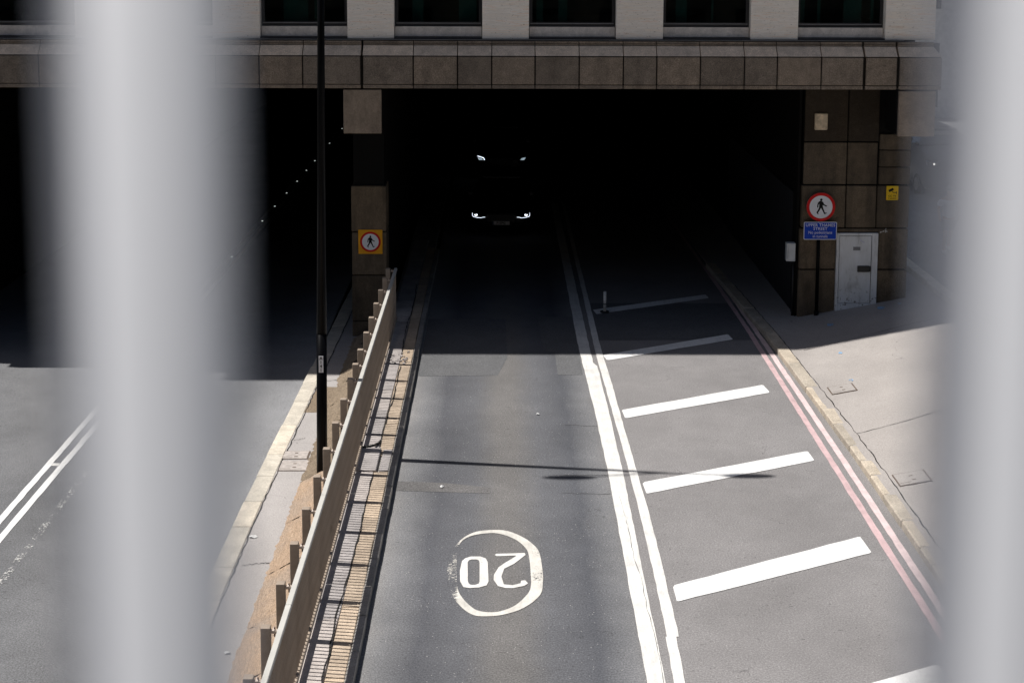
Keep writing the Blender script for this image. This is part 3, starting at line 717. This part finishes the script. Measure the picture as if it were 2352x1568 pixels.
am = empty('square_sign', (-3.075, YA, 1.56), 'square amber sign with a red no pedestrians ring on the middle pier', 'sign')
prism_xz('amber_plate', rrect(-3.36, -2.79, 1.56, 2.14, .012), YA-.002, YA+.012, 'sign_amber', am)
prism_xz('red_ring', circle(-3.075, 1.85, .245), YA-.005, YA-.0025, 'sign_red', am)
prism_xz('white_disc', circle(-3.075, 1.85, .196), YA-.008, YA-.0055, 'sign_white', am)
man(am, -3.075, 1.85, .205, YA-.0085)
YC = YW-.03
cc = empty('warning_sign', (9.15, YC, 2.95), 'small yellow camera warning sign high on the granite wall', 'sign')
prism_xz('yellow_plate', rrect(9.01, 9.29, 2.95, 3.285, .018), YC-.002, YC+.008, 'sign_yellow', cc)
def rot(pts, cx, cz, a_): return [(cx+(x*math.cos(a_)-z*math.sin(a_)), cz+(x*math.sin(a_)+z*math.cos(a_))) for x, z in pts]
prism_xz('camera_icon', rot([(-.06, -.028), (.06, -.028), (.06, .028), (-.06, .028)], 9.12, 3.19, R(28)), YC-.004, YC-.0025, 'sign_black', cc)
prism_xz('camera_arm', [(9.135, 3.165), (9.165, 3.125), (9.235, 3.122), (9.235, 3.10), (9.252, 3.10), (9.252, 3.155), (9.235, 3.155), (9.235, 3.137), (9.172, 3.139), (9.148, 3.17)], YC-.004, YC-.0025, 'sign_black', cc)
text('lettering', 'CC TV', .062, (9.15, YC-.0035, 3.045), 'sign_black', cc, bold=.001)
text('lettering', 'in operation', .038, (9.15, YC-.0035, 2.995), 'sign_black', cc, bold=.0008)

# ------------------------------------------------------------------ pedestrian guardrail
XF = -2.42; Y0, Y1 = 12.3, 32.3
gr_ = empty('guardrail', (XF, Y0, .1), 'long tan painted guardrail with grey top rail and square posts beside the slip road', 'railing')
y = Y0; k = 0
while y < Y1:
    y2 = min(y+3.24, Y1)
    box('top_rail', XF-.034, XF+.034, y+.004, y2-.004, 1.345+random.uniform(-.003, .003), 1.405, 'rail_cap', gr_, .006)
    box('bottom_rail', XF-.028, XF+.028, y+.004, y2-.004, .20, .275, 'rail_paint', gr_, .004)
    y = y2
bm = bmesh.new(); bm_box(bm, -.010, .010, -.010, .010, 0, 1.07); bmesh.ops.recalc_face_normals(bm, faces=bm.faces)
bar_me = bpy.data.meshes.new('bar'); bm.to_mesh(bar_me); bm.free(); bar_me.materials.append(MATS['rail_paint'])
y = Y0+.05
while y < Y1:
    o = bpy.data.objects.new('bar', bar_me); COL.objects.link(o); o.location = (XF-.006, y, .275); attach(o, gr_); y += .0885
bm = bmesh.new(); bm_box(bm, -.052, .052, -.05, .05, 0, 1.62, .004); bmesh.ops.recalc_face_normals(bm, faces=bm.faces)
post_me = bpy.data.meshes.new('post'); bm.to_mesh(post_me); bm.free(); post_me.materials.append(MATS['rail_paint'])
bm = bmesh.new(); bm_box(bm, .0525, .14, -.022, .022, 1.545, 1.575); bm_box(bm, .075, .10, -.045, .045, 1.578, 1.59)
bmesh.ops.recalc_face_normals(bm, faces=bm.faces)
clip_me = bpy.data.meshes.new('bracket'); bm.to_mesh(clip_me); bm.free(); clip_me.materials.append(MATS['bracket_steel'])
bm = bmesh.new(); bm_cyl(bm, (.098, 0, 1.50), (.098, 0, 1.61), .009, .009, 8); bmesh.ops.recalc_face_normals(bm, faces=bm.faces)
bolt_me = bpy.data.meshes.new('bolt'); bm.to_mesh(bolt_me); bm.free(); bolt_me.materials.append(MATS['bolt_rust'])
for py in (12.84, 13.92, 15.0, 16.08, 17.2, 18.3, 19.45, 20.55, 21.7, 22.85, 23.95, 24.8, 25.7, 26.85, 27.95, 29.06, 30.2, 31.3, 32.2):
    loc = (XF-.172, py, -.205)
    po = bpy.data.objects.new('post', post_me); COL.objects.link(po); po.location = loc; attach(po, gr_)
    ABS[po.name] = Matrix.Translation(loc)
    for nm, me in (('bracket', clip_me), ('bolt', bolt_me)):
        q = bpy.data.objects.new(nm, me); COL.objects.link(q); q.location = loc; attach(q, po)

# ------------------------------------------------------------------ lamp column on the bank
LX, LY = -3.11, 23.97
lc = empty('lamp_column', (LX, LY, -.4), 'tall black lamp column with a white number label rising beside the guardrail', 'street lamp')
cyl('column', (LX, LY, -.45), (LX+.025, LY, 2.2), .094, 'column_black', lc, r1=.088, seg=28)
cyl('shaft', (LX+.025, LY, 2.2), (LX+.125, LY, 11.85), .086, 'column_black', lc, r1=.04, seg=24)
nl = box('number_label', LX-.02, LX+.06, LY-.100, LY-.092, 1.54, 1.83, 'sign_white', lc)
for i, ch in enumerate('A141'): text('lettering', ch, .075, (LX+.02, LY-.1015, 1.79-i*.07), 'sign_black', nl, bold=.0015)
for s_, hx, hy in ((-1, -1.53, -.20), (1, 1.5, -.13)):
    bm = bmesh.new(); bm_cyl(bm, (LX+.12, LY, 11.75), (LX+hx*.72, LY+hy*.8, 11.85), .025, .02, 10)
    bm_obj('arm', bm, 'column_black', lc)
    bm = bmesh.new(); bmesh.ops.create_uvsphere(bm, u_segments=20, v_segments=12, radius=1)
    for v in bm.verts: v.co = Vector((LX+hx+v.co.x*.46, LY+hy+v.co.y*.10, 11.86+max(v.co.z, -.35)*.11))
    hd = bm_obj('lamp_head', bm, 'lamp_grey', lc, smooth=True)
    box('lens', LX+hx-.30, LX+hx+.30, LY+hy-.06, LY+hy+.06, 11.80, 11.818, 'sign_white', hd)

# ------------------------------------------------------------------ small things on the ground
def cover(x0, x1, y0, y1, z, mat, label, plane=None):
    c = empty('access_cover', ((x0+x1)/2, (y0+y1)/2, z), label, 'manhole cover')
    f_ = plane or (lambda x, y: z)
    def quad(n_, xa, xb, ya, yb, dz, m_): 
        vs = [(x, y, f_(x, y)+dz-e) for e in (0, .02) for x, y in ((xa, ya), (xb, ya), (xb, yb), (xa, yb))]
        return pyd(n_, vs, [(0, 1, 2, 3), (7, 6, 5, 4), (0, 4, 5, 1), (1, 5, 6, 2), (2, 6, 7, 3), (3, 7, 4, 0)], m_, c)
    quad('frame', x0, x1, y0, y1, .006, 'iron_edge')
    lid = quad('lid', x0+.02, x1-.03, y0+.02, y1-.02, .011, mat)
    xm, ym = (x0+x1)/2, (y0+y1)/2
    quad('keyhole', xm-.03, xm+.03, ym+.07, ym+.10, .014, 'iron_edge'); quad('keyhole', xm-.02, xm+.04, ym-.10, ym-.07, .014, 'iron_edge')
    quad('crack', x0+.03, xm-.05, y0+.09, y0+.1, .0135, 'iron_edge')
cover(-3.99, -3.50, 25.02, 25.43, -.449, 'iron', 'far one of two iron access covers in the left footway by the lamp column')
cover(-3.97, -3.43, 24.44, 24.95, -.449, 'iron', 'near one of two iron access covers in the left footway by the lamp column')
plane = lambda x, y: pav_z(x, y)+.004
cover(6.50, 7.0, 26.92, 27.37, .2, 'walk_asphalt_right', 'small inset access cover beside the right kerb nearer the tunnel', plane)
cover(6.52, 7.05, 22.22, 22.72, .2, 'walk_asphalt_right', 'inset access cover beside the right kerb nearer the camera with dark edge', plane)
def scrap(x, y, z, s_, label):
    bm = bmesh.new(); vs = []
    for i in range(7):
        t = i*2*math.pi/7; vs.append(bm.verts.new((x+s_*random.uniform(.6, 1.1)*math.cos(t), y+s_*.7*random.uniform(.6, 1.1)*math.sin(t), z+random.uniform(.004, .03))))
    c = bm.verts.new((x, y, z+.04))
    for i in range(7): bm.faces.new((vs[i], vs[(i+1) % 7], c))
    o = bm_obj('paper_scrap', bm, 'litter_white'); tag(o, label, 'litter', 'scraps of paper')
scrap(-3.92, 21.62, -.449, .085, 'crumpled white paper scrap on the left footway near the kerb')
scrap(-3.62, 17.93, -.449, .06, 'smaller white paper scrap on the left footway near the bank')
scrap(0.72, 26.17, .002, .045, 'tiny white paper scrap lying in the slip road lane')
scrap(-0.95, 22.55, .006, .04, 'tiny white scrap on the dark patch by the platform kerb')
dp = empty('marker_post', (2.53, 33.6, 0), 'short white marker post standing at the tunnel mouth on the hatching', 'bollard')
cyl('stem', (2.53, 33.6, .0), (2.53, 33.6, .52), .036, 'delineator', dp, seg=12); cyl('foot', (2.53, 33.6, 0.008), (2.53, 33.6, .04), .11, 'lock_black', dp, seg=14)
cyl('band', (2.53, 33.6, .2), (2.53, 33.6, .24), .038, 'notice_grey', dp, seg=12)
st = [(-8.09, 42.1), (-8.08, 44.8), (-8.073, 47.54), (-8.067, 50.2), (-8.04, 52.85), (-8.02, 55.45), (-8.01, 58.1), (-7.99, 60.65), (-7.98, 63.2), (-7.99, 65.9), (-7.976, 71.05)]
for i, (x, y) in enumerate(st):
    if i in (1, 8): continue
    s_ = box('road_stud', x-.05, x+.05, y-.05, y+.05, ZL+.008, ZL+.028, 'stud_body', None, .008); tag(s_, 'glowing road stud between the centre lines in the dark left tunnel', 'road stud', 'road studs in the left tunnel')
    attach(box('reflector', x-.024, x+.024, y-.056, y-.051, ZL+.010, ZL+.027, 'stud_led'), s_)

# ------------------------------------------------------------------ vehicles
def car(name, cx, y0, z0, label, L=4.5, Wd=1.86, Ht=1.5, paint_='car_paint', style=0, plate=None, van=False):
    c = empty(name, (cx, y0+L/2, z0), label, 'van' if van else 'car')
    # lower body lofted along its length; y measured from the nose
    st_ = [(0.00, .60, .36, .62), (.05, .80, .26, .74), (.22, .92, .20, .84), (.60, .98, .18, .93), (1.25, 1.0, .18, 1.0), (2.3, 1.0, .18, 1.03), (3.4, 1.0, .18, 1.04), (4.1, .96, .2, 1.02), (4.42, .88, .28, .96), (4.5, .78, .36, .86)]
    bm = bmesh.new(); rings = []
    hs = Ht/1.5
    for sy, wf, zb, zt in st_:
        h = Wd/2*wf; zt *= hs*(1.25 if van else 1); Y = y0+sy*L/4.5
        prof = [(.0, zb), (.75*h, zb), (.96*h, zb+.10), (h, zb+.28*(zt-zb)+.05), (h*.985, zb+.62*(zt-zb)), (h*.93, zt-.05), (h*.80, zt), (0, zt+.035)]
        ring = [(x, z) for x, z in prof]+[(-x, z) for x, z in prof[-2:0:-1]]
        rings.append([bm.verts.new((cx+x, Y, z0+z)) for x, z in ring])
    n = len(rings[0])
    for a_, b_ in zip(rings, rings[1:]):
        for i in range(n): bm.faces.new((a_[i], a_[(i+1) % n], b_[(i+1) % n], b_[i]))
    bm.faces.new(rings[0]); bm.faces.new(rings[-1][::-1])
    bo = bm_obj('body', bm, paint_, c, smooth=True)
    ss = bo.modifiers.new('s', 'SUBSURF'); ss.levels = 1; ss.render_levels = 2
    # cabin
    bz = 1.0*hs*(1.25 if van else 1)
    cab = [(.95 if van else 1.35, .74, bz-.03), (1.35 if van else 2.05, .70, Ht-.08), (2.5, .66, Ht), (3.3, .66, Ht-.01), (4.3 if van else 3.95, .66, Ht-.12), (4.45 if van else 4.35, .70, bz-.02)]
    bm = bmesh.new(); rings = []
    for sy, wf, z in cab:
        Y = y0+sy*L/4.5; h = Wd/2
        rings.append([bm.verts.new((cx+s*h*w_, Y, zz)) for s, w_, zz in ((-1, .92, z0+bz-.05), (-1, wf*1.06, z0+z-.06 if z > bz else z0+bz-.03), (-1, wf*.9, z0+z), (1, wf*.9, z0+z), (1, wf*1.06, z0+z-.06 if z > bz else z0+bz-.03), (1, .92, z0+bz-.05))])
    for a_, b_ in zip(rings, rings[1:]):
        for i in range(5): bm.faces.new((a_[i], a_[i+1], b_[i+1], b_[i]))
    bm.faces.new(rings[0]); bm.faces.new(rings[-1][::-1])
    bm_obj('cabin_glass', bm, 'car_glass', c)
    bm = bmesh.new()
    bm_box(bm, cx-Wd*.33, cx+Wd*.33, y0+2.1*L/4.5, y0+3.9*L/4.5, z0+Ht-.05, z0+Ht+.012, .02); bm_obj('roof', bm, paint_, c)
    for s in (-1, 1):
        for wy in (.86, 3.62):
            Y = y0+wy*L/4.5; ty = cyl('wheel', (cx+s*(Wd/2-.22), Y, z0+.33), (cx+s*(Wd/2-.005), Y, z0+.33), .33, 'tyre', c, seg=24)
            cyl('rim', (cx+s*(Wd/2-.02), Y, z0+.33), (cx+s*(Wd/2+.004), Y, z0+.33), .22, 'rim', ty, seg=16)
        mr = box('mirror', cx+s*(Wd/2+.02)-.09, cx+s*(Wd/2+.02)+.09, y0+1.5*L/4.5, y0+1.62*L/4.5, z0+bz+.0, z0+bz+.14, paint_, c, .03)
        # headlight: dark housing, running light strip, lens elements
        hx = cx+s*.70*Wd/1.86; hz = z0+.70*hs*(1.25 if van else 1)
        bm = bmesh.new(); bm_box(bm, hx-.19, hx+.19, y0-.02, y0+.25, hz-.09, hz+.09, .03); hl = bm_obj('headlight', bm, 'car_glass', c)
        yf = y0-.03
        def strip(nm, pts, w_, mat):
            bm = bmesh.new()
            for (x0_, z0_), (x1_, z1_) in zip(pts, pts[1:]): bm_cyl(bm, (hx+s*x0_, yf, hz+z0_), (hx+s*x1_, yf, hz+z1_), w_, w_, 6)
            bm_obj(nm, bm, mat, hl)
        if style == 0:
            strip('running_light', [(-.22, -.075), (-.14, -.075), (-.10, -.095), (.03, -.085), (.14, -.055), (.165, -.02), (.165, .06)], .0062, 'drl')
            for dx, dz, r_ in ((.03, -.01, .019), (.085, -.005, .021), (.06, -.035, .014), (.03, .012, .012)): 
                cyl('lens', (hx+s*dx, yf-.004, hz+dz), (hx+s*dx, yf+.02, hz+dz), r_, 'beam_lens', hl, seg=10)
        elif style == 1:
            if s < 0: strip('running_light', [(.15, .10), (.03, .06), (-.06, .035), (-.09, .01), (-.11, -.06)], .011, 'drl')
            for q in range(3): strip('lens', [(.13-q*.05, .045-.01*q), (.10-q*.05, -.02), (.06-q*.05, -.05)], .008, 'lamp_lens')
        else:
            cyl('lens', (hx, yf-.004, hz), (hx, yf+.02, hz), .034, 'van_lamp', hl, seg=12)
    gz = z0+.50*hs
    gl_ = box('grille', cx-.42, cx+.42, y0-.035, y0+.05, gz-.02, gz+.22, 'lock_black', c, .01)
    for i in range(5): box('slat', cx-.40, cx+.40, y0-.044, y0-.036, gz+.0+i*.04, gz+.012+i*.04, 'rim', gl_)
    if plate:
        np_ = box('number_plate', cx-.26, cx+.26, y0-.075, y0-.06, z0+.40, z0+.51, 'plate_white', c)
        box('plate_band', cx-.26, cx-.222, y0-.078, y0-.0755, z0+.402, z0+.508, 'plate_blue', np_)
        text('lettering', plate, .10, (cx+.0, y0-.078, z0+.455), 'sign_black', np_, bold=.002)
        sh = box('plate_holder', cx-.28, cx+.28, y0-.059, y0+.03, z0+.38, z0+.53, 'lock_black', c)
    return c
car('car', 0.02, 42.3, 0, 'black car with thin white running lights nearest in the dark tunnel', plate='P1SPG', style=0)
car('car', 0.04, 52.7, 0, 'black car farther back in the dark tunnel with slanted running light', L=4.7, Wd=2.0, Ht=1.7, style=1)
car('van', 14.7, 45.0, 0.704, 'dark van with headlights on in the side street behind the pedestrian', L=5.2, Wd=2.1, Ht=1.95, paint_='van_paint', style=2, van=True)

# ------------------------------------------------------------------ person in the side street
PX, PY, PZ = 11.95, 37.2, 0.706
pe = empty('person', (PX, PY, PZ), 'person in a white t-shirt and dark shorts walking along the side street', 'person')
def skin_mesh(name, verts, edges, radii, mat, parent, root=0, lv=2):
    me = bpy.data.meshes.new(name); me.from_pydata([(PX+x, PY+y, PZ+z) for x, y, z in verts], edges, [])
    o = link(name, me, mat, parent)
    md = o.modifiers.new('skin', 'SKIN'); md.use_smooth_shade = True
    for i, r_ in enumerate(radii):
        sv = me.skin_vertices[0].data[i]; sv.radius = r_ if isinstance(r_, tuple) else (r_, r_); sv.use_root = (i == root)
    s = o.modifiers.new('sub', 'SUBSURF'); s.levels = lv; s.render_levels = lv
    return o
V = [(0, 0, .95), (0, 0, 1.12), (0, 0, 1.32), (0, 0, 1.47), (0, -.01, 1.56), (0, -.01, 1.64), (0, -.005, 1.73),
     (-.10, 0, .90), (-.12, -.16, .50), (-.12, -.06, .09), (-.12, -.20, .04), (.10, 0, .90), (.11, .10, .50), (.11, .30, .12), (.11, .20, .04),
     (-.19, 0, 1.42), (-.27, .05, 1.16), (-.27, -.10, .95), (-.27, -.15, .86), (.19, 0, 1.42), (.27, -.03, 1.16), (.27, -.05, .93), (.27, -.07, .84)]
E_ = [(0, 1), (1, 2), (2, 3), (3, 4), (4, 5), (5, 6), (0, 7), (7, 8), (8, 9), (9, 10), (0, 11), (11, 12), (12, 13), (13, 14), (3, 15), (15, 16), (16, 17), (17, 18), (3, 19), (19, 20), (20, 21), (21, 22)]
Rr = [.14, (.14, .10), (.16, .11), (.10, .08), .055, (.075, .095), (.065, .08), .085, .058, .04, .035, .085, .058, .04, .035, .06, .043, .032, .03, .06, .043, .032, .03]
skin_mesh('body', V, E_, Rr, 'skin', pe)
skin_mesh('shirt', [(0, 0, .90), (0, 0, 1.10), (0, 0, 1.32), (0, 0, 1.44), (-.19, 0, 1.41), (-.27, .03, 1.24), (.19, 0, 1.41), (.27, -.02, 1.24)], [(0, 1), (1, 2), (2, 3), (3, 4), (4, 5), (3, 6), (6, 7)], [(.20, .15), (.185, .135), (.20, .14), (.14, .10), .09, .075, .09, .075], 'shirt_white', pe)
skin_mesh('shorts', [(0, 0, .92), (-.10, -.01, .82), (-.12, -.12, .58), (.10, .0, .82), (.11, .075, .58)], [(0, 1), (1, 2), (0, 3), (3, 4)], [(.175, .135), .115, .095, .115, .095], 'shorts', pe)
bm = bmesh.new(); bmesh.ops.create_uvsphere(bm, u_segments=16, v_segments=10, radius=1)
for v in bm.verts: v.co = Vector((PX+v.co.x*.092, PY+.02+v.co.y*.11, PZ+1.70+max(v.co.z, -.3)*.085))
bm_obj('hair', bm, 'hair', pe, smooth=True)
for x, y, z in ((-.12, -.14, .045), (.11, .25, .075)): box('shoe', PX+x-.048, PX+x+.048, PY+y-.14, PY+y+.13, PZ+z-.045, PZ+z+.04, 'shoe', pe, .025)

# ------------------------------------------------------------------ buildings across the side street and behind
def far_building(x0, x1, y0, y1, h, mat, label, bays, floors_, face='y'):
    fb = empty('stone_building', ((x0+x1)/2, (y0+y1)/2, 0), label, 'building')
    box('wall', x0, x1, y0, y1, -.9, h, mat, fb)
    box('cornice', x0-.3, x1+.3, y0-.3, y1+.3, h, h+.5, mat, fb)
    bw = (x1-x0)/bays; fh = (h-5)/floors_
    for f_ in range(floors_+1):
        z0 = 1.2 if f_ == 0 else 5+(f_-1)*fh+.8; z1 = 4.2 if f_ == 0 else z0+fh-1.5
        for k in range(bays):
            xa = x0+k*bw+bw*.22; yf = y0 if face == 'y' else y1
            s = -1 if face == 'y' else 1
            w_ = box('window', xa, xa+bw*.56, min(yf+s*.003, yf+s*.05), max(yf+s*.003, yf+s*.05), z0, z1, 'frame_black', fb)
            box('pane', xa+.07, xa+bw*.56-.07, min(yf+s*.051, yf+s*.06), max(yf+s*.051, yf+s*.06), z0+.07, z1-.07, 'car_glass', w_)
            box('sill', xa-.1, xa+bw*.56+.1, min(yf+s*.003, yf+s*.2), max(yf+s*.003, yf+s*.2), z0-.16, z0-.02, mat, w_)
    return fb
far_building(11.5, 34, 66, 80, 19, 'side_stone', 'pale stone building closing the side street at the far right', 7, 4)
far_building(-46, 48, -46, -34, 48, 'fascia_granite', 'tall unseen brown block added behind the footbridge to shut sky light out of the tunnel', 20, 12, face='-y')  # out of view; height and width chosen to darken the tunnel

# ------------------------------------------------------------------ footbridge with white railing in front of the lens
fb = empty('footbridge', (0, -1.4, 7.6), 'pale concrete footbridge deck under the white railing nearest the camera', 'bridge')
box('deck', -16, 16, -8.0, .28, 7.25, 7.62, 'deck_concrete', fb); box('kerb_upstand', -16, 16, .10, .27, 7.625, 7.72, 'deck_concrete', fb)
rl = empty('bridge_railing', (0, .19, 7.72), 'white painted bridge railing with thick blurred bars close to the lens', 'railing')
BARP = 0.1175
bx_ = [-.04775+BARP*i for i in range(-9, 11)]
bm = bmesh.new(); bm_cyl(bm, (0, 0, 0), (0, 0, 1.5), 1, 1, 32); [setattr(v, 'co', Vector((v.co.x*.0117, .189+v.co.y*.0062, v.co.z))) for v in bm.verts]; bmesh.ops.recalc_face_normals(bm, faces=bm.faces)
rb_me = bpy.data.meshes.new('bar'); bm.to_mesh(rb_me); bm.free(); [setattr(p, 'use_smooth', len(p.vertices) == 4) for p in rb_me.polygons]; rb_me.materials.append(MATS['white_rail'])
for x in bx_:
    o = bpy.data.objects.new('bar', rb_me); COL.objects.link(o); o.location = (x, 0, 7.82); attach(o, rl)
box('top_rail', -1.3, 1.4, .16, .225, 9.32, 9.36, 'white_rail', rl, .01)
box('bottom_rail', -1.3, 1.4, .17, .215, 7.78, 7.82, 'white_rail', rl, .006)
for x in (-1.3, 1.4): box('post', x-.03, x+.03, .165, .22, 7.62, 9.32, 'white_rail', rl, .005)
